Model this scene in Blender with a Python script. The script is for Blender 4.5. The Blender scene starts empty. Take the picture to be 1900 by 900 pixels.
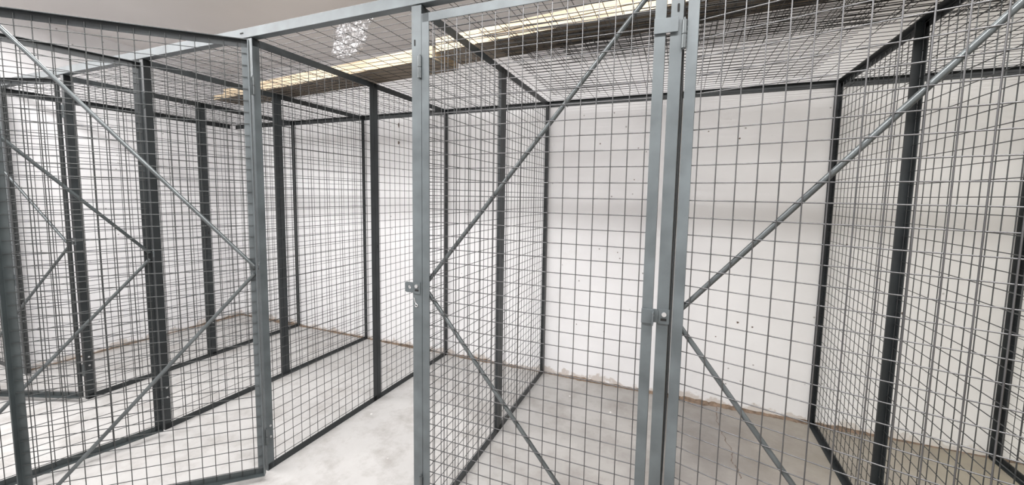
import bpy, bmesh, math, random
from mathutils import Vector, Matrix
R = math.radians
S = bpy.context.scene
COL = S.collection
random.seed(7)
CELL = 0.0535
H = 2.2          # height of the cage panels
MID = 0.814      # where the two halves of a partition meet
D = 1.7256       # back wall
LW = -2.85       # left wall
CEIL = 2.78

# ------------------------------------------------------------------ materials
def nodes(name):
    m = bpy.data.materials.new(name); m.use_nodes = True
    nt = m.node_tree; b = nt.nodes['Principled BSDF']
    return m, nt, b
def N(nt, t, **kw):
    n = nt.nodes.new(t)
    for k, v in kw.items():
        if k in n.inputs.keys(): n.inputs[k].default_value = v
        else: setattr(n, k, v)
    return n
def ramp(nt, fac, stops):
    r = nt.nodes.new('ShaderNodeValToRGB'); e = r.color_ramp.elements
    while len(e) < len(stops): e.new(0.5)
    for i, (p, c) in enumerate(stops): e[i].position = p; e[i].color = (*c, 1) if len(c) == 3 else c
    nt.links.new(fac, r.inputs[0]); return r
def mixc(nt, fac, a, b, bt='MIX'):
    m = nt.nodes.new('ShaderNodeMix'); m.data_type = 'RGBA'; m.blend_type = bt
    for sock, v in ((m.inputs[0], fac), (m.inputs[6], a), (m.inputs[7], b)):
        if hasattr(v, 'links'): nt.links.new(v, sock)
        elif isinstance(v, (int, float)): sock.default_value = v
        else: sock.default_value = (*v, 1)
    return m.outputs[2]
def obcoord(nt):
    g = nt.nodes.new('ShaderNodeNewGeometry'); return g.outputs['Position']

def metal_mat(name, base, rough, metallic, var=0.25, bump=0.05):
    m, nt, b = nodes(name)
    p = obcoord(nt)
    n = N(nt, 'ShaderNodeTexNoise', Scale=9.0, Detail=4.0); nt.links.new(p, n.inputs['Vector'])
    d = tuple(c * (1 - var) for c in base); l = tuple(min(1, c * (1 + var)) for c in base)
    r = ramp(nt, n.outputs[0], [(0.3, d), (0.7, l)])
    nt.links.new(r.outputs[0], b.inputs['Base Color'])
    b.inputs['Roughness'].default_value = rough; b.inputs['Metallic'].default_value = metallic
    n2 = N(nt, 'ShaderNodeTexNoise', Scale=60.0, Detail=2.0); nt.links.new(p, n2.inputs['Vector'])
    bp = N(nt, 'ShaderNodeBump', Strength=bump, Distance=0.002)
    nt.links.new(n2.outputs[0], bp.inputs['Height']); nt.links.new(bp.outputs[0], b.inputs['Normal'])
    return m
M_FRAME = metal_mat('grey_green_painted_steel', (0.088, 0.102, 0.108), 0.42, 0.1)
M_INNER = metal_mat('shade_toned_grey_green_steel', (0.022, 0.026, 0.028), 0.42, 0.1)  # same frame paint, darkened to carry the shade on inner parts
M_MID = metal_mat('shaded_grey_green_steel', (0.045, 0.054, 0.056), 0.4, 0.1)  # frame paint darkened partway for the unlit rails and stiles of open gates
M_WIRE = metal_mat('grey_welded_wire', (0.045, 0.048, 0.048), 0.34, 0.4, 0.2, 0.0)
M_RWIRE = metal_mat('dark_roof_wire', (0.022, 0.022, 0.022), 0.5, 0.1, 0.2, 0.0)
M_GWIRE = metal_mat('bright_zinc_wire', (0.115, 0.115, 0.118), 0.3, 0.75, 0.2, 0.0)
M_ROD = metal_mat('grey_brace_rod_paint', (0.085, 0.095, 0.098), 0.28, 0.35)
M_BOLT = metal_mat('zinc_bolt', (0.55, 0.55, 0.55), 0.3, 0.8)
M_DARK, _nt, _b = nodes('dark_hole'); _b.inputs['Base Color'].default_value = (0.01, 0.01, 0.01, 1); _b.inputs['Roughness'].default_value = 0.9

def wall_mat():
    m, nt, b = nodes('white_painted_concrete_wall')
    p = obcoord(nt)
    n = N(nt, 'ShaderNodeTexNoise', Scale=1.6, Detail=5.0, Roughness=0.6); nt.links.new(p, n.inputs['Vector'])
    base = ramp(nt, n.outputs[0], [(0.3, (0.79, 0.78, 0.79)), (0.65, (0.88, 0.875, 0.885))])
    # small bug holes of the concrete
    v = N(nt, 'ShaderNodeTexVoronoi', Scale=13.0); nt.links.new(p, v.inputs['Vector'])
    dot = ramp(nt, v.outputs['Distance'], [(0.05, (1, 1, 1)), (0.10, (0, 0, 0))])
    sel = nt.nodes.new('ShaderNodeSeparateColor'); nt.links.new(v.outputs['Color'], sel.inputs[0])
    pick = ramp(nt, sel.outputs[0], [(0.60, (0, 0, 0)), (0.64, (0.75, 0.75, 0.75))])
    f = N(nt, 'ShaderNodeMath', operation='MULTIPLY'); nt.links.new(dot.outputs[0], f.inputs[0]); nt.links.new(pick.outputs[0], f.inputs[1])
    c1 = mixc(nt, f.outputs[0], base.outputs[0], (0.16, 0.14, 0.13))
    # grime close to the floor
    sx = nt.nodes.new('ShaderNodeSeparateXYZ'); nt.links.new(p, sx.inputs[0])
    n3 = N(nt, 'ShaderNodeTexNoise', Scale=7.0, Detail=6.0, Roughness=0.7); nt.links.new(p, n3.inputs['Vector'])
    a = N(nt, 'ShaderNodeMath', operation='MULTIPLY_ADD'); nt.links.new(n3.outputs[0], a.inputs[0]); a.inputs[1].default_value = -0.30; zo = N(nt, 'ShaderNodeMath', operation='ADD'); nt.links.new(sx.outputs[2], zo.inputs[0]); zo.inputs[1].default_value = 0.128; nt.links.new(zo.outputs[0], a.inputs[2])
    g = ramp(nt, a.outputs[0], [(0.0, (0.55, 0.55, 0.55)), (0.02, (0, 0, 0))])
    g.color_ramp.elements[0].position = 0.0
    c2 = mixc(nt, g.outputs[0], c1, (0.42, 0.34, 0.27))
    # faint streaky stains
    n4 = N(nt, 'ShaderNodeTexNoise', Scale=3.0, Detail=8.0, Roughness=0.75); nt.links.new(p, n4.inputs['Vector'])
    st = ramp(nt, n4.outputs[0], [(0.62, (0, 0, 0)), (0.8, (0.3, 0.3, 0.3))])
    c3 = mixc(nt, st.outputs[0], c2, (0.5, 0.44, 0.4))
    # dimmer, warmer light at the right end, mixed into the wall colour
    wx = N(nt, 'ShaderNodeMapRange'); nt.links.new(sx.outputs[0], wx.inputs[0])
    wx.inputs[1].default_value = 1.8; wx.inputs[2].default_value = 3.8; wx.inputs[3].default_value = 0; wx.inputs[4].default_value = 0.45
    c4 = mixc(nt, wx.outputs[0], c3, (0.72, 0.72, 0.66))
    nt.links.new(c4, b.inputs['Base Color']); b.inputs['Roughness'].default_value = 0.55
    n5 = N(nt, 'ShaderNodeTexNoise', Scale=25.0, Detail=5.0); nt.links.new(p, n5.inputs['Vector'])
    bp = N(nt, 'ShaderNodeBump', Strength=0.12, Distance=0.01); nt.links.new(n5.outputs[0], bp.inputs['Height']); nt.links.new(bp.outputs[0], b.inputs['Normal'])
    return m
def floor_mat():
    m, nt, b = nodes('worn_concrete_floor')
    p = obcoord(nt)
    n = N(nt, 'ShaderNodeTexNoise', Scale=1.3, Detail=8.0, Roughness=0.65); nt.links.new(p, n.inputs['Vector'])
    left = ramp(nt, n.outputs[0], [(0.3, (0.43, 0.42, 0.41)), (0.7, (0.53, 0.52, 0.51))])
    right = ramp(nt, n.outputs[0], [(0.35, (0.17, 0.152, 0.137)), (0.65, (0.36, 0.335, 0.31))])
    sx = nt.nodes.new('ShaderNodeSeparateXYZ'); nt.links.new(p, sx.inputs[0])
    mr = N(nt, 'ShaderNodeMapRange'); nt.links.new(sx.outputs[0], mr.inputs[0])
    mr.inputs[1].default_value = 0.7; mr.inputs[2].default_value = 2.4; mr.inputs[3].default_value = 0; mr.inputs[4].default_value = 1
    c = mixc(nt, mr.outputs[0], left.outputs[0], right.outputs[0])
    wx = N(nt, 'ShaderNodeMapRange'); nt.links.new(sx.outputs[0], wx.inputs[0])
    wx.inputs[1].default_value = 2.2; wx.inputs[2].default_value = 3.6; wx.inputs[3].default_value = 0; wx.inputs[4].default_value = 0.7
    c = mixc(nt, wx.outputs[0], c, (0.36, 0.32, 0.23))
    n2 = N(nt, 'ShaderNodeTexNoise', Scale=4.5, Detail=10.0, Roughness=0.72); nt.links.new(p, n2.inputs['Vector'])
    st = ramp(nt, n2.outputs[0], [(0.47, (0, 0, 0)), (0.7, (0.6, 0.6, 0.6))])
    c2 = mixc(nt, st.outputs[0], c, (0.22, 0.195, 0.175))
    n3 = N(nt, 'ShaderNodeTexVoronoi', Scale=9.0); nt.links.new(p, n3.inputs['Vector'])
    sp = ramp(nt, n3.outputs['Distance'], [(0.05, (1, 1, 1)), (0.09, (0, 0, 0))])
    sel = nt.nodes.new('ShaderNodeSeparateColor'); nt.links.new(n3.outputs['Color'], sel.inputs[0])
    pk = ramp(nt, sel.outputs[1], [(0.8, (0, 0, 0)), (0.82, (0.8, 0.8, 0.8))])
    f = N(nt, 'ShaderNodeMath', operation='MULTIPLY'); nt.links.new(sp.outputs[0], f.inputs[0]); nt.links.new(pk.outputs[0], f.inputs[1])
    c3 = mixc(nt, f.outputs[0], c2, (0.85, 0.84, 0.82))
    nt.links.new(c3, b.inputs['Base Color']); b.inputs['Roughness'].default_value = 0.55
    n5 = N(nt, 'ShaderNodeTexNoise', Scale=40.0, Detail=5.0); nt.links.new(p, n5.inputs['Vector'])
    bp = N(nt, 'ShaderNodeBump', Strength=0.15, Distance=0.005); nt.links.new(n5.outputs[0], bp.inputs['Height']); nt.links.new(bp.outputs[0], b.inputs['Normal'])
    return m
def plain_mat(name, col, rough, scale=2.0, var=0.05):
    m, nt, b = nodes(name); p = obcoord(nt)
    n = N(nt, 'ShaderNodeTexNoise', Scale=scale, Detail=5.0); nt.links.new(p, n.inputs['Vector'])
    r = ramp(nt, n.outputs[0], [(0.3, tuple(c * (1 - var) for c in col)), (0.7, tuple(min(1, c * (1 + var)) for c in col))])
    nt.links.new(r.outputs[0], b.inputs['Base Color']); b.inputs['Roughness'].default_value = rough
    return m
M_WALL = wall_mat(); M_FLOOR = floor_mat()
M_CEIL = plain_mat('painted_ceiling', (0.70, 0.67, 0.655), 0.7, 0.8, 0.05)
M_GRIME = plain_mat('brown_dirt_and_mortar', (0.20, 0.145, 0.105), 0.95, 30.0, 0.5)
M_CRACK = plain_mat('dark_cracks_and_holes', (0.17, 0.13, 0.11), 0.9, 30.0, 0.3)  # dark brown of the floor crack, wall holes and scuffs
def wood_mat():
    m, nt, b = nodes('raw_spruce_lumber')
    tc = nt.nodes.new('ShaderNodeTexCoord')
    mp = N(nt, 'ShaderNodeMapping'); mp.inputs['Scale'].default_value = (0.6, 9, 14); nt.links.new(tc.outputs['Object'], mp.inputs[0])
    n = N(nt, 'ShaderNodeTexNoise', Scale=3.5, Detail=7.0, Roughness=0.65); nt.links.new(mp.outputs[0], n.inputs['Vector'])
    r = ramp(nt, n.outputs[0], [(0.28, (0.34, 0.24, 0.14)), (0.5, (0.52, 0.42, 0.29)), (0.72, (0.64, 0.56, 0.43))])
    v = N(nt, 'ShaderNodeTexVoronoi', Scale=2.2); nt.links.new(tc.outputs['Object'], v.inputs['Vector'])
    k = ramp(nt, v.outputs['Distance'], [(0.03, (1, 1, 1)), (0.06, (0, 0, 0))])
    c = mixc(nt, k.outputs[0], r.outputs[0], (0.32, 0.16, 0.08))
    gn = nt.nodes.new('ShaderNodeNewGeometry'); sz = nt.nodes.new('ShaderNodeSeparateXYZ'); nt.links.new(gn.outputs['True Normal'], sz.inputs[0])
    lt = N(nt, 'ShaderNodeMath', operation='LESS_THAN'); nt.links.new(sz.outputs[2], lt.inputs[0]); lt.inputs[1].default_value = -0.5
    c = mixc(nt, lt.outputs[0], c, mixc(nt, 0.8, c, (0.10, 0.075, 0.055)))  # downward faces darkened: the underside's shade is put into the wood colour
    nt.links.new(c, b.inputs['Base Color']); b.inputs['Roughness'].default_value = 0.6
    return m
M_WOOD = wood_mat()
def plastic_mat():
    m, nt, b = nodes('crumpled_clear_plastic')
    p = obcoord(nt)
    n = N(nt, 'ShaderNodeTexNoise', Scale=45.0, Detail=5.0, Roughness=0.7); nt.links.new(p, n.inputs['Vector'])
    r = ramp(nt, n.outputs[0], [(0.38, (0.10, 0.10, 0.10)), (0.52, (0.42, 0.41, 0.42)), (0.66, (0.95, 0.95, 0.95))])
    nt.links.new(r.outputs[0], b.inputs['Base Color'])
    b.inputs['Roughness'].default_value = 0.15; b.inputs['Metallic'].default_value = 0.35
    a = ramp(nt, n.outputs[0], [(0.40, (0.10, 0.10, 0.10)), (0.62, (0.8, 0.8, 0.8))])
    nt.links.new(a.outputs[0], b.inputs['Alpha'])
    return m
M_PLASTIC = plastic_mat()

# ------------------------------------------------------------------ mesh helpers
class MB:
    def __init__(s): s.v = []; s.f = []
    def box(s, a, b):
        x0, y0, z0 = a; x1, y1, z1 = b; i = len(s.v)
        s.v += [(x0, y0, z0), (x1, y0, z0), (x1, y1, z0), (x0, y1, z0), (x0, y0, z1), (x1, y0, z1), (x1, y1, z1), (x0, y1, z1)]
        s.f += [tuple(i + k for k in q) for q in ((0, 3, 2, 1), (4, 5, 6, 7), (0, 1, 5, 4), (1, 2, 6, 5), (2, 3, 7, 6), (3, 0, 4, 7))]
        return s
    def prism(s, prof, axis, t0, t1):
        """prof: 2D outline; axis 0/1/2 extruded from t0 to t1 (prof in the other two axes, cyclic order)"""
        i = len(s.v); n = len(prof)
        for t in (t0, t1):
            for (a, b) in prof:
                s.v.append({0: (t, a, b), 1: (a, t, b), 2: (a, b, t)}[axis])
        for k in range(n):
            s.f.append((i + k, i + (k + 1) % n, i + n + (k + 1) % n, i + n + k))
        s.f.append(tuple(i + k for k in range(n))[::-1]); s.f.append(tuple(i + n + k for k in range(n)))
        return s
    def rod(s, p, q, r, n=6, caps=True):
        p = Vector(p); q = Vector(q); d = (q - p).normalized()
        u = d.orthogonal().normalized(); w = d.cross(u); i = len(s.v)
        for c in (p, q):
            for k in range(n):
                a = 2 * math.pi * k / n
                s.v.append(tuple(c + u * (r * math.cos(a)) + w * (r * math.sin(a))))
        for k in range(n):
            s.f.append((i + k, i + (k + 1) % n, i + n + (k + 1) % n, i + n + k))
        if caps:
            s.f.append(tuple(i + k for k in range(n))[::-1]); s.f.append(tuple(i + n + k for k in range(n)))
        return s
    def path(s, pts, r, n=8):
        for a, b in zip(pts[:-1], pts[1:]): s.rod(a, b, r, n)
        return s
    def mesh(s, name, mat, smooth=False, bevel=0):
        me = bpy.data.meshes.new(name); me.from_pydata(s.v, [], s.f)
        bm = bmesh.new(); bm.from_mesh(me); bmesh.ops.recalc_face_normals(bm, faces=bm.faces)
        if bevel: bmesh.ops.bevel(bm, geom=bm.edges[:], offset=bevel, segments=2, affect='EDGES', profile=0.6)
        if smooth:
            for f in bm.faces:
                f.smooth = True
            for e in bm.edges:
                if len(e.link_faces) == 2 and e.calc_face_angle(0) > R(62): e.smooth = False
        bm.to_mesh(me); bm.free(); me.materials.append(mat); return me
    def build(s, name, mat, parent=None, smooth=False, bevel=0):
        o = bpy.data.objects.new(name, s.mesh(name, mat, smooth, bevel)); COL.objects.link(o); o.parent = parent
        return o
def angle_bar(axis, t0, t1, u0, du, v0, dv, th=0.004):
    """L section; corner at (u0,v0), legs du along u and dv along v (signed)."""
    su = 1 if du > 0 else -1; sv = 1 if dv > 0 else -1
    prof = [(u0, v0), (u0 + du, v0), (u0 + du, v0 + sv * th), (u0 + su * th, v0 + sv * th), (u0 + su * th, v0 + dv), (u0, v0 + dv)]
    return MB().prism(prof, axis, t0, t1)
def part(name, me, parent, label=None):
    o = bpy.data.objects.new(name, me); COL.objects.link(o); o.parent = parent
    if label: o['label'] = label
    return o
def thing(name, label, cat, loc=(0, 0, 0), rz=0, group=None):
    o = bpy.data.objects.new(name, None); COL.objects.link(o); o.location = loc; o.rotation_euler = (0, 0, rz)
    o.empty_display_size = 0.1
    o['label'] = label; o['category'] = cat
    if group: o['group'] = group
    return o
def tag(o, label, cat, group=None):
    o['label'] = label; o['category'] = cat
    if group: o['group'] = group
    return o
def struct(o): o['kind'] = 'structure'; return o

# ------------------------------------------------------------------ the room
def slab(name, a, b, mat): return struct(MB().box(a, b).build(name, mat))
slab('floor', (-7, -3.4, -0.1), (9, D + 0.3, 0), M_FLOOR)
slab('wall_back', (-7, D, 0), (9, D + 0.2, CEIL), M_WALL)
slab('wall_left', (LW - 0.12, 0.0, 0), (LW, D, CEIL), M_WALL)
slab('wall_front', (-7, -3.4, 0), (9, -3.2, CEIL), M_WALL)
slab('wall_right', (8.8, -3.2, 0), (9, D, CEIL), M_WALL)
slab('wall_far_left', (-7, -3.2, 0), (-6.8, D, CEIL), M_WALL)
slab('ceiling', (-7, -3.4, CEIL), (9, D + 0.3, CEIL + 0.1), M_CEIL)

# crumbling dirt and mortar line where wall meets floor
def grime(name, p0, p1, nrm, seed):
    rnd = random.Random(seed); p0 = Vector(p0); p1 = Vector(p1); nrm = Vector(nrm)
    L = (p1 - p0).length; n = int(L / 0.018); v = []; f = []
    amp = 0.5
    for i in range(n + 1):
        t = i / n; p = p0.lerp(p1, t)
        amp = max(0.12, min(1.0, amp + rnd.uniform(-0.16, 0.16)))
        big = 0.5 + 0.5 * math.sin(t * L * 2.3 + seed) * math.sin(t * L * 5.1 + 1)
        h = 0.004 + 0.022 * amp * (0.35 + big) * rnd.uniform(0.5, 1); w = 0.006 + 0.035 * amp * (0.3 + big) * rnd.uniform(0.5, 1)
        v += [tuple(p + nrm * 0.0005 + Vector((0, 0, h))), tuple(p + nrm * w * 0.4 + Vector((0, 0, h * rnd.uniform(0.3, 0.6)))), tuple(p + nrm * w + Vector((0, 0, 0.0006)))]
    for i in range(n):
        a = 3 * i; b = a + 3
        f += [(a, a + 1, b + 1, b), (a + 1, a + 2, b + 2, b + 1)]
    me = bpy.data.meshes.new(name); me.from_pydata(v, [], f); me.materials.append(M_GRIME)
    o = bpy.data.objects.new(name, me); COL.objects.link(o); return struct(o)
grime('trim_1', (LW, D, 0), (5.5, D, 0), (0, -1, 0), 3)
grime('trim_2', (LW, 0.02, 0), (LW, D, 0), (1, 0, 0), 5)

# crack in the floor, as a child of nothing but part of the floor surface
def ribbon(name, pts, w, z, mat, parent, seed=1):
    rnd = random.Random(seed); v = []; f = []; P = []
    for (a, b) in zip(pts[:-1], pts[1:]):
        for k in range(8):
            t = k / 8; P.append((a[0] + (b[0] - a[0]) * t + rnd.uniform(-.006, .006), a[1] + (b[1] - a[1]) * t))
    for i, (x, y) in enumerate(P):
        ww = w * rnd.uniform(.3, 1); v += [(x - ww, y, z), (x + ww, y, z)]
        if i: f.append((2 * i - 2, 2 * i - 1, 2 * i + 1, 2 * i))
    me = bpy.data.meshes.new(name); me.from_pydata(v, [], f); me.materials.append(mat)
    o = bpy.data.objects.new(name, me); COL.objects.link(o); o.parent = parent; return o
FL = bpy.data.objects['floor']
ribbon('floor_crack', [(2.23, 1.71), (2.218, 1.512), (2.237, 1.355), (2.277, 1.171), (2.262, 1.08), (2.282, 1.023), (2.29, 0.93)], 0.0035, 0.0008, M_CRACK, FL)

# tie holes and scuffs on the back wall
WB = bpy.data.objects['wall_back']
def blot(name, x, z, rx, rz, seed, y=D - 0.0012):
    rnd = random.Random(seed); v = [(x, y, z)]; n = 14
    for k in range(n):
        a = 2 * math.pi * k / n; q = rnd.uniform(.6, 1.1); v.append((x + rx * q * math.cos(a), y, z + rz * q * math.sin(a)))
    f = [(0, 1 + k, 1 + (k + 1) % n) for k in range(n)]
    me = bpy.data.meshes.new(name); me.from_pydata(v, [], f); me.materials.append(M_CRACK)
    o = bpy.data.objects.new(name, me); COL.objects.link(o); o.parent = WB; return o
blot('wall_hole', -0.531, 2.10, 0.010, 0.026, 1); blot('wall_hole', -0.532, 1.939, 0.013, 0.018, 2)
for i, (x, z, r) in enumerate([(1.60, 1.60, .005), (1.34, 1.87, .006), (1.62, 1.83, .005), (2.27, 1.875, .007), (2.52, 1.72, .005), (2.08, 1.93, .005),
        (1.5, 1.05, .005), (1.42, .42, .006), (1.2, .45, .005), (2.33, .62, .009), (2.42, 0.6, .006), (2.2, .5, .005), (2.9, 1.2, .006), (3.2, .8, .007), (1.75, .36, .006)]):
    blot('wall_hole', x, z, r, r, 10 + i)

# ------------------------------------------------------------------ wire mesh infill
def wire_grid(w0, w1, h0, h1, y, cu=CELL, cv=CELL, u_off=0.0, v_off=0.0, r=0.0016, jitter=0.0, seed=0, n=5):
    """grid in local XZ; uprights behind, cross wires in front of them"""
    rnd = random.Random(seed); mb = MB()
    u = w0 + u_off
    while u < w1:
        mb.rod((u + rnd.uniform(-jitter, jitter), y, h0), (u + rnd.uniform(-jitter, jitter), y, h1), r, n, False); u += cu
    v = h0 + v_off
    while v < h1:
        mb.rod((w0, y + 1.7 * r, v), (w1, y + 1.7 * r, v + rnd.uniform(-jitter, jitter)), r, n, False); v += cv
    return mb

# ------------------------------------------------------------------ partitions
# local frame: x along the run (front to back), y to the left side of the run, z up
def screw_heads(mb, pts, r=0.006, th=0.004):
    for (x, z) in pts:
        mb.rod((x, -0.0005, z), (x, -th, z), r, 10); mb.rod((x, -th, z), (x, -th - 0.003, z), r * .55, 6)
    return mb
def slot_mb(pts, y=-0.0008):
    mb = MB()
    for (x, z) in pts:
        n = 12; i = len(mb.v)
        for k in range(n):
            a = 2 * math.pi * k / n
            mb.v.append((x + 0.0035 * math.cos(a), y, z + 0.0035 * math.sin(a) + (0.009 if math.sin(a) > 0 else -0.009)))
        mb.f.append(tuple(range(i, i + n)))
    return mb
FW = 0.036
def make_panel(L, h, front_leg, label, loc, rz, bolts=(), slots=(), leg=0.032, cat='mesh panel', outer=False):
    """framed wire mesh panel of length L; flange plane y=0, legs and wires on +y"""
    t = thing('mesh_partition_panel', label, cat, loc, rz, 'wire mesh partition panels of the storage cages')
    b = 0.0006
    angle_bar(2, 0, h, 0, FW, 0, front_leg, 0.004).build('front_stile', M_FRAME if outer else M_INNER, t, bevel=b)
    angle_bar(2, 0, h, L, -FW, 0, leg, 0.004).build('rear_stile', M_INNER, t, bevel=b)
    # rails: profile in (y,z)
    def rail(z, s, nm):
        prof = [(0, z), (leg, z), (leg, z + s * .004), (.004, z + s * .004), (.004, z + s * FW), (0, z + s * FW)]
        MB().prism(prof, 0, 0.003, L - 0.003).build(nm, M_INNER, t, bevel=b)
    rail(0.0, 1, 'bottom_rail'); rail(h, -1, 'top_rail')
    key = (round(L, 3), round(h, 3))
    if key not in make_panel.cache:
        make_panel.cache[key] = wire_grid(0.012, L - 0.012, 0.012, h - 0.012, 0.0065, u_off=CELL * .7, v_off=CELL * .6).mesh('wire_mesh', M_WIRE, True)
    part('wire_mesh', make_panel.cache[key], t)
    if bolts:
        for p in bolts: screw_heads(MB(), [p]).build('bolt', M_BOLT, t, True)
    if slots:
        for p in slots: slot_mb([p]).build('slot', M_DARK, t)
    return t
make_panel.cache = {}
XF = {'A': (-1.830, -1.878), 'B': (-0.928, -0.936), 'C': (-0.018, 0.004), 'D': (0.955, 0.934), 'E': (1.905, 1.905), 'F': (2.803, 2.803), 'G': (3.672, 3.680), 'H': (4.57, 4.57)}
FLn = {'A': 'front half of dark wire mesh partition behind the leftmost open gate',
       'B': 'front half of dark wire mesh partition where the middle open gate hangs',
       'C': 'front half of wire mesh partition where the largest open gate hangs',
       'D': 'front half of wire mesh partition seen through the closed gate',
       'E': 'front half of mesh partition seen edge-on, its stile the tall latch post beside the closed gate',
       'F': 'front half of mesh partition at right, seen through the ajar gate',
       'G': 'front half of rightmost mesh partition, near the lower right corner',
       'H': 'front half of mesh partition beyond the right edge bay'}
BLn = {'A': 'rear half of dark mesh partition, leftmost, against the back wall',
       'B': 'rear half of dark mesh partition second from left, against the back wall',
       'C': 'rear half of mesh partition left of the closed gate, against the back wall',
       'D': 'rear half of mesh partition behind the closed gate, against the back wall',
       'E': 'rear half of mesh partition hidden edge-on behind the latch post',
       'F': 'rear half of mesh partition right of the bare white wall, with stiles darkened for shade',
       'G': 'rear half of rightmost mesh partition, its shade-darkened stile on the back wall at the right edge',
       'H': 'rear half of mesh partition beyond the right edge bay'}
DG = 0.004
for k, (xf, xb) in XF.items():
    L = D - DG; ang = math.atan2(D, xb - xf)
    ux, uy = math.cos(ang), math.sin(ang)
    leg = 0.045 if k in 'DE' else 0.034
    if k == 'E': leg = 0.036
    bolts = {'C': [(.02, .24), (.02, .18)], 'B': [(.02, .262), (.02, .2)], 'A': [(.02, .30), (.02, .24)], 'D': [(.02, .24)], 'F': []}.get(k, [])
    make_panel(MID - 0.001, H, leg, FLn[k], (xf, 0, 0), ang, bolts, outer=k in 'CDE')
    m0 = MID + 0.001
    bb = {'F': [(L - m0 - .018, .152), (.018, 2.03)], 'A': [(.018, .3)]}.get(k, [])
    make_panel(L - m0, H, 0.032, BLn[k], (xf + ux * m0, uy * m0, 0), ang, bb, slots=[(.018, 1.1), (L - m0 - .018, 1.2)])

# ------------------------------------------------------------------ gates
GH0, GH1, GW = 0.03, 2.165, 0.898
def gate_parts():
    P = {}; b = .0008; s = 0.033; lg = 0.028
    P['hinge_stile'] = angle_bar(2, GH0, GH1, 0, s, 0, lg, .004).mesh('hinge_stile', M_FRAME, bevel=b)
    P['latch_stile'] = angle_bar(2, GH0, GH1, GW, -s, 0, lg, .004).mesh('latch_stile', M_FRAME, bevel=b)
    def rail(z, d):
        prof = [(0, z), (lg, z), (lg, z + d * .004), (.004, z + d * .004), (.004, z + d * s), (0, z + d * s)]
        return MB().prism(prof, 0, .002, GW - .002).mesh('rail', M_FRAME, bevel=b)
    P['top_rail'] = rail(GH1, -1); P['bottom_rail'] = rail(GH0, 1)
    P['wire_mesh'] = wire_grid(.012, GW - .012, GH0 + .012, GH1 - .012, .0065, u_off=.036, v_off=CELL * .55, r=.0018, jitter=.0006, seed=4, n=6).mesh('wire_mesh', M_GWIRE, True)
    r = .0082; y = .018
    up = MB().rod((.012, y, 1.105), (GW - .015, y, GH1 - .012), r, 14); up.v = up.v
    P['upper_brace'] = up.mesh('upper_brace', M_ROD, True)
    P['lower_brace'] = MB().rod((.012, y, 1.068), (GW - .015, y, GH0 + .02), r, 14).mesh('lower_brace', M_ROD, True)
    hb = MB()
    hb.rod((-.007, -.004, -.041), (-.007, -.004, -.001), .0075, 14).rod((-.007, -.004, .001), (-.007, -.004, .041), .0075, 14)
    hb.rod((-.007, -.004, -.044), (-.007, -.004, .049), .0035, 8)
    P['hinge'] = hb.mesh('hinge', M_ROD, True)
    # bent latch tab on the latch stile
    lt = MB()
    lt.box((GW - .034, -.006, -.024), (GW + .004, -.002, .024)).box((GW + .001, -.036, -.022), (GW + .005, -.003, .020))
    P['latch_tab'] = lt.mesh('latch_tab', M_FRAME, bevel=.001)
    st = MB()
    st.box((GW - .034, -.009, -.022), (GW + .036, -.005, .022)).box((GW - .034, -.009, .020), (GW - .004, .0, .024))
    P['stop_tab'] = st.mesh('stop_tab', M_FRAME, bevel=.001)
    return P
GP = gate_parts()
def gate(label, loc, deg, swap={}):
    swap = dict(swap)
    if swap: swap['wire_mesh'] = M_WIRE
    t = thing('mesh_gate', label, 'gate', loc, R(deg), 'wire mesh gates of the storage cages')
    for nm in ('hinge_stile', 'latch_stile', 'top_rail', 'bottom_rail', 'wire_mesh', 'upper_brace', 'lower_brace'):
        o = part(nm, GP[nm], t)
        if nm in swap:
            o.material_slots[0].link = 'OBJECT'; o.material_slots[0].material = swap[nm]
    for z in (0.22, 1.963):
        h = part('hinge', GP['hinge'], t); h.location = (0, 0, z)
    a = part('latch_tab', GP['latch_tab'], t); a.location = (0, 0, 1.083)
    a = part('stop_tab', GP['stop_tab'], t); a.location = (0, 0, 1.994)
    return t
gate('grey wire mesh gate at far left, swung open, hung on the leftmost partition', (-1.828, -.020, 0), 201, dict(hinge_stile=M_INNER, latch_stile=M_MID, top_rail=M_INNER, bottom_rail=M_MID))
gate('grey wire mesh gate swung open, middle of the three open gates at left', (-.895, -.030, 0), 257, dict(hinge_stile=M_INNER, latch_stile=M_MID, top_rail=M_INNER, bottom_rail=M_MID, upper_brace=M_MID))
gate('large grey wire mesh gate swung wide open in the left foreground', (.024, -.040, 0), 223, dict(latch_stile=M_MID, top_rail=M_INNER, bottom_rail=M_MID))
gate('grey wire mesh gate standing closed in the centre, with bent stop tab on its stile', (.958, -.002, 0), 0)
gate('grey wire mesh gate standing ajar at the right, nearest the viewer', (1.917, -.004, 0), -17.5)

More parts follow.
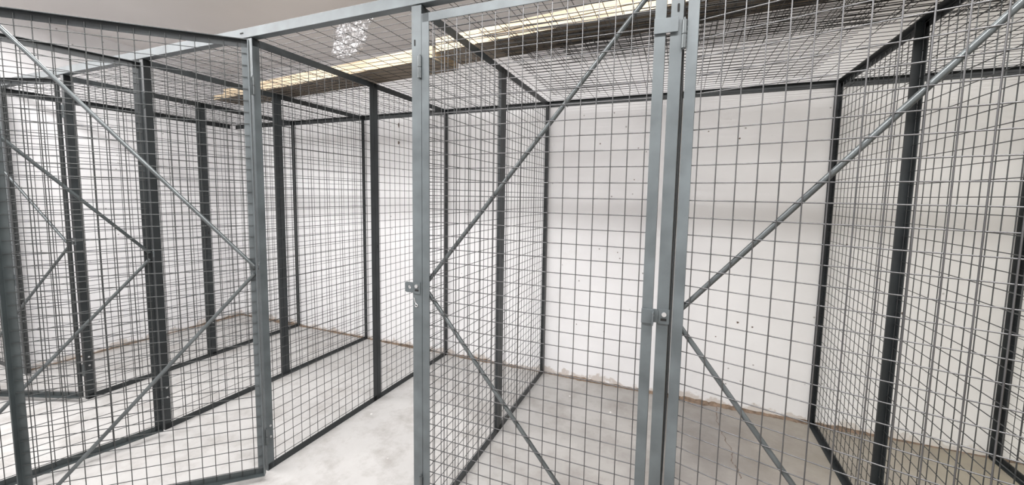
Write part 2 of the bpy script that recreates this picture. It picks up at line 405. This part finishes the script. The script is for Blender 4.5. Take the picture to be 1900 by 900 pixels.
# ------------------------------------------------------------------ hasps for the padlocks
def hasp_mesh():
    mb = MB(); mb.box((-.014, -.005, -.024), (.020, -.001, .024))
    # ear turned out with a padlock hole
    n = 18; i = len(mb.v); ro, ri = .022, .0075; cx, cy = -.034, -.003
    outline = []
    for k in range(n):
        a = 2 * math.pi * k / n
        ox = max(-ro, min(ro, ro * 1.25 * math.cos(a))); oz = max(-ro, min(ro, ro * 1.25 * math.sin(a)))
        outline.append((ox, oz, ri * math.cos(a), ri * math.sin(a)))
    for dy in (-.002, .002):
        for ox, oz, ix, iz in outline: mb.v += [(cx + ox, cy + dy, oz), (cx + ix, cy + dy, iz)]
    for k in range(n):
        a = i + 2 * k; b = i + 2 * ((k + 1) % n); m = 2 * n
        mb.f += [(a, b, b + 1, a + 1), (a + m, a + 1 + m, b + 1 + m, b + m), (a, a + m, b + m, b), (a + 1, b + 1, b + 1 + m, a + 1 + m)]
    return mb.mesh('hasp_plate', M_FRAME, bevel=0)
HM = hasp_mesh()
BMh = MB().rod((.004, -.005, .008), (.004, -.011, .008), .0075, 12).mesh('bolt', M_BOLT, True)
SMh = MB().box((-.006, -.0056, -.014), (.012, -.0048, -.006)).mesh('slot', M_DARK)
for x, z, lab in ((.912 + .016, 1.08, 'small steel hasp with padlock hole on the hinge post of the closed gate'),
                  (1.872 + .016, 1.086, 'small steel hasp on the tall post, facing the latch of the closed gate'),
                  (-.052 + .016, 1.088, 'small dark hasp on the post of the largest open gate'),
                  (-.962 + .016, 1.094, 'small dark hasp on the post of the middle open gate'),
                  (-1.864 + .016, 1.108, 'small dark hasp on the post of the leftmost open gate')):
    t = thing('padlock_hasp', lab, 'hasp', (x, .0012, z), 0, 'padlock hasps on the cage posts')
    part('hasp_plate', HM, t); part('bolt', BMh, t); part('slot', SMh, t)
# spring hook below the hasp
pts = []
for k in range(9): pts.append((.916 + .010 * k / 8, -.002, 1.036 - .024 * k / 8 + .003 * math.sin(k)))
for k in range(13):
    a = math.pi * .75 - 2 * math.pi * k / 13; pts.append((.928 + .006 * math.cos(a), -.0025, 1.006 + .006 * math.sin(a)))
tag(MB().path(pts, .0018, 8).build('spring_hook', M_BOLT, None, True), 'little bent wire hook hanging below the hasp on the closed gate hinge post', 'hook')
sl = slot_mb([(.925, 2.06)], -.0012).build('slot', M_DARK, None)
sl2 = slot_mb([(1.890, 2.045)], -.0012).build('slot', M_DARK, None)
for o, key in ((sl, 'hinge_D'), (sl2, 'E')):
    # these slots belong to the front stiles of the partitions behind the closed gate
    want = FLn['D'] if key == 'hinge_D' else FLn['E']
    p = [q for q in bpy.data.objects if q.get('label') == want][0]
    bpy.context.view_layer.update()
    o.parent = p; o.matrix_parent_inverse = p.matrix_world.inverted()

# ------------------------------------------------------------------ top rails
def front_rail(x0, x1, label):
    prof = [(-.004, 2.203), (-.004, 2.247), (0, 2.247), (0, 2.207), (.036, 2.207), (.036, 2.203)]
    mb = MB().prism(prof, 0, x0, x1)
    o = mb.build('cage_top_rail', M_FRAME, None, bevel=.001); tag(o, label, 'rail')
    for sx in (x0 + .38,):
        s = slot_mb([(0, 0)]).build('slot', M_DARK, o); s.rotation_euler = (0, R(90), 0); s.location = (sx, -.0048, 2.226)
    return o
front_rail(-3.9, -.46, 'long grey angle rail along the top of the left bays at the front')
front_rail(-.46, 4.9, 'long grey angle rail along the cage front top, above the closed gate')
tag(MB().prism([(D - .001, 2.165), (D - .001, 2.205), (D - .034, 2.205), (D - .034, 2.201), (D - .005, 2.201), (D - .005, 2.165)], 0, LW + .04, 5.2).build('wall_ledger_rail', M_INNER, None, bevel=.001), 'dark angle rail fixed along the back wall under the roof mesh', 'rail')
tag(MB().prism([(LW + .001, 2.165), (LW + .001, 2.205), (LW + .034, 2.205), (LW + .034, 2.201), (LW + .005, 2.201), (LW + .005, 2.165)], 1, .02, D - .04).build('wall_ledger_rail', M_INNER, None, bevel=.001), 'dark angle rail fixed along the left side wall under the roof mesh', 'rail')
# post at the left wall
t = thing('wall_post', 'dark post against the front end of the left side wall', 'post', (LW + .002, 0, 0))
angle_bar(2, 0, H, 0, .06, 0, .03).build('post_angle', M_FRAME, t, bevel=.0006)
angle_bar(2, 0, H, .064, .038, 0.0, .034).build('jamb_angle', M_INNER, t, bevel=.0006)
# panel beyond the left wall (only a sliver shows)
make_panel(.95, H, .034, 'grey wire mesh front panel beyond the left wall, at the extreme left edge', (LW - .13 - .95, 0.0, 0), 0)

# ------------------------------------------------------------------ roof mesh sheets (one per bay)
def roof_sheet(name, x0, x1, y0, y1, z, label, cx=.107, cy=CELL, rz=0.0, seed=0, r=.0014, sag=0.0, group=None):
    cxm, cym = (x0 + x1) / 2, (y0 + y1) / 2; w, h = x1 - x0, y1 - y0; mb = MB()
    rnd = random.Random(seed)
    def zz(x, y): return -sag * math.cos(math.pi * x / w) * math.cos(math.pi * y / h)
    x = -w / 2 + .02
    while x < w / 2:
        pr = None
        for k in range(7):
            y = -h / 2 + h * k / 6; q = (x, y, zz(x, y))
            if pr: mb.rod(pr, q, r, 5, False)
            pr = q
        x += cx
    y = -h / 2 + .015
    while y < h / 2:
        pr = None
        for k in range(7):
            xx = -w / 2 + w * k / 6; q = (xx, y, zz(xx, y) + 1.7 * r)
            if pr: mb.rod(pr, q, r, 5, False)
            pr = q
        y += cy
    o = mb.build(name, M_RWIRE, None, True); o.location = (cxm, cym, z); o.rotation_euler = (0, 0, rz)
    tag(o, label, 'wire mesh', group); return o
RY0, RY1 = .008, D - .006
zr = 2.2065
bays = [(LW + .01, -1.862, 'roof mesh over the leftmost bay beside the left side wall'),
        (-1.858, -.936, 'roof mesh over the second bay from the left, behind the leftmost open gate'),
        (-.932, -.010, 'roof mesh over the third bay from the left'),
        (-.006, .944, 'roof mesh over the bay left of the closed gate, below the plastic wrap'),
        (.948, 1.900, 'roof mesh over the bay behind the closed gate'),
        (1.904, 2.800, 'roof mesh over the bay behind the ajar gate'),
        (2.804, 3.672, 'roof mesh over the bay at the right edge'),
        (3.676, 4.57, 'roof mesh over the bay beyond the right edge')]
for i, (a, b, lab) in enumerate(bays):
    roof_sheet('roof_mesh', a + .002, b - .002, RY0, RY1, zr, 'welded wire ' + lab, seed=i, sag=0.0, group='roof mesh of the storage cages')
# loose sheets lying on the roof
loose = [(1.02, 2.62, .42, 1.60, 2.2165, 1.2, 'loose wire mesh sheet on the roof, lowest of the pile over the closed gate bay'),
         (1.05, 3.9, .40, .93, 2.2245, -1.3, 'long narrow loose mesh sheet under the lumber at right, on the roof'),
         (1.00, 3.4, .02, .88, 2.2325, 0.8, 'loose mesh sheet on the roof reaching forward over the closed gate'),
         (1.30, 4.1, .50, .92, 2.2405, -2.4, 'narrow skewed mesh sheet, second from top of the roof pile'),
         (1.10, 3.6, .45, .90, 2.2485, 2.0, 'topmost mesh sheet of the pile directly below the lumber')]
for i, (a, b, c, d, z, rz, lab) in enumerate(loose):
    roof_sheet('loose_mesh_sheet', a, b, c, d, z, lab, rz=R(rz), seed=20 + i, cy=CELL, r=.0014, group='loose mesh sheets on the cage roof')
roof_sheet('loose_mesh_sheet', -2.3, -.15, .75, 1.05, 2.2165, 'loose mesh sheet on the roof of the left bays below the lumber end', rz=R(-5), seed=31, group='loose mesh sheets on the cage roof')

# ------------------------------------------------------------------ lumber on the roof
def plank(x0, x1, yoff, z, label, w=.236, th=.036, ang=-6.4, seed=0):
    rnd = random.Random(seed); L = x1 - x0
    a = R(ang)
    cx = (x0 + x1) / 2; cy = .683 - (cx + .092) * .1125 + w / 2 + yoff
    mb = MB(); n = 24
    v = []
    for k in range(n + 1):
        x = -L / 2 + L * k / n; j = rnd.uniform(-.0015, .0015)
        v.append([(x, -w / 2 + j, 0), (x, w / 2 + j, 0), (x, w / 2 + j, th), (x, -w / 2 + j, th)])
    mb.v = [p for s in v for p in s]
    for k in range(n):
        for q in range(4):
            mb.f.append((4 * k + q, 4 * k + (q + 1) % 4, 4 * k + 4 + (q + 1) % 4, 4 * k + 4 + q))
    mb.f += [(3, 2, 1, 0), tuple(4 * n + q for q in range(4))]
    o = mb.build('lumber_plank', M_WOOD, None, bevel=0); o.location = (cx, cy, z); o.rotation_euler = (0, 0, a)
    tag(o, label, 'plank', 'lumber planks on the cage roof'); return o
Z0 = 2.2565
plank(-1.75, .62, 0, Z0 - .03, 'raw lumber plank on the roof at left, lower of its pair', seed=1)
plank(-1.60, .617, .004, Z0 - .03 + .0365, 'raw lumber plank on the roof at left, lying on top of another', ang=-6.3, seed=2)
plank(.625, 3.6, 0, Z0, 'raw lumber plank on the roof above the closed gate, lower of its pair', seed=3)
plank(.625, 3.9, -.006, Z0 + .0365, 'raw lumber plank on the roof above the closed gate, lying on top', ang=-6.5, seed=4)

# ------------------------------------------------------------------ crumpled plastic wrap standing behind the front rail on the lumber
def plastic(label):
    bm = bmesh.new(); nu, nv = 34, 44; rnd = random.Random(11); g = []
    from mathutils import noise
    for j in range(nv + 1):
        t = j / nv; row = []
        wid = .105 + .035 * math.sin(t * 3.1) ; cx = -.10 + .10 * t; z = 2.335 + .235 * t
        for i in range(nu + 1):
            s = i / nu * 2 * math.pi
            p = Vector((math.cos(s) * wid, math.sin(s) * .04, z))
            q = noise.noise_vector(Vector((p.x * 14, p.y * 14 + 3, z * 14))) * .030 + noise.noise_vector(Vector((p.x * 45, p.y * 45, z * 45 + 9))) * .012
            row.append(bm.verts.new((cx + p.x + q.x, .66 + p.y + q.y, z + q.z * (0 if j == 0 else 1))))
        g.append(row)
    for j in range(nv):
        for i in range(nu): bm.faces.new((g[j][i], g[j][i + 1], g[j + 1][i + 1], g[j + 1][i]))
    me = bpy.data.meshes.new('plastic_wrap'); bm.to_mesh(me); bm.free(); me.materials.append(M_PLASTIC)
    o = bpy.data.objects.new('plastic_wrap', me); COL.objects.link(o); return tag(o, label, 'plastic wrap')
plastic('crumpled shiny clear plastic wrap standing on the lumber above the roof mesh')

# ------------------------------------------------------------------ lamps
def tube_or_fill(x, y, z, lx, power, col=(1, .99, .985)):
    ld = bpy.data.lights.new('tube_or_fill_light', 'AREA'); ld.shape = 'RECTANGLE'; ld.size = lx; ld.size_y = .22
    ld.energy = power; ld.color = col
    o = bpy.data.objects.new('tube_or_fill_light', ld); COL.objects.link(o); o.location = (x, y, z); return o
LY = -.95
for x in (-3, 1.0, 5): tube_or_fill(x, -2.7, CEIL - .07, 3.0, 14)  # unseen soft fill row added behind the camera to brighten front faces
for x, p in ((-4.2, 58), (-1.2, 86), (1.8, 86), (4.8, 46)):
    tube_or_fill(x, LY, CEIL - .07, 2.7, p)
LY2 = -.02
for x, p in ((-.75, 40), (1.95, 40), (4.8, 34)):
    tube_or_fill(x, LY2, CEIL - .07, 2.7, p)
# the fixtures themselves
for x, lab in ((-4.2, 'farthest left'), (-1.2, 'above the left gates'), (1.8, 'above the closed gate'), (4.8, 'at the right')):
    for yy, row in ((LY, 'front row'), (LY2, 'row over the cage fronts')):
      if yy == LY2 and x < -4: continue
      if yy == LY2 and x == -1.2: x = -.75
      t = thing('strip_light', 'white ceiling strip light ' + lab + ', ' + row, 'light', (x + (.15 if yy == LY2 and x == 1.8 else 0), yy, CEIL))
      MB().box((-1.35, -.05, -.045), (1.35, .05, 0)).build('housing', plain_mat('white_housing', (.8, .8, .8), .4), t, bevel=.003)

w = bpy.data.worlds.new('world'); S.world = w; w.use_nodes = True
w.node_tree.nodes['Background'].inputs[0].default_value = (1, 1, 1, 1); w.node_tree.nodes['Background'].inputs[1].default_value = 0.3

# ------------------------------------------------------------------ camera
cam = bpy.data.cameras.new('camera'); co = bpy.data.objects.new('camera', cam); COL.objects.link(co); S.camera = co
f = Vector((-0.37514526, 0.92297311, -0.08594577)); r = Vector((0.92569554, 0.37787003, 0.01737816)); u = Vector((-0.0485159, 0.07304028, 0.99614824))
co.matrix_world = Matrix(((r.x, u.x, -f.x, 1.92311803), (r.y, u.y, -f.y, -1.3541578), (r.z, u.z, -f.z, 1.46824176), (0, 0, 0, 1)))
cam.sensor_width = 36; cam.lens = 741.28 / 1900 * 36; cam.shift_x = -.00485; cam.shift_y = -.0122
cam.clip_start = .02
S.view_settings.view_transform = 'Standard'; S.view_settings.exposure = 0.0
S.cycles.max_bounces = 10; S.cycles.diffuse_bounces = 6; S.cycles.transparent_max_bounces = 24
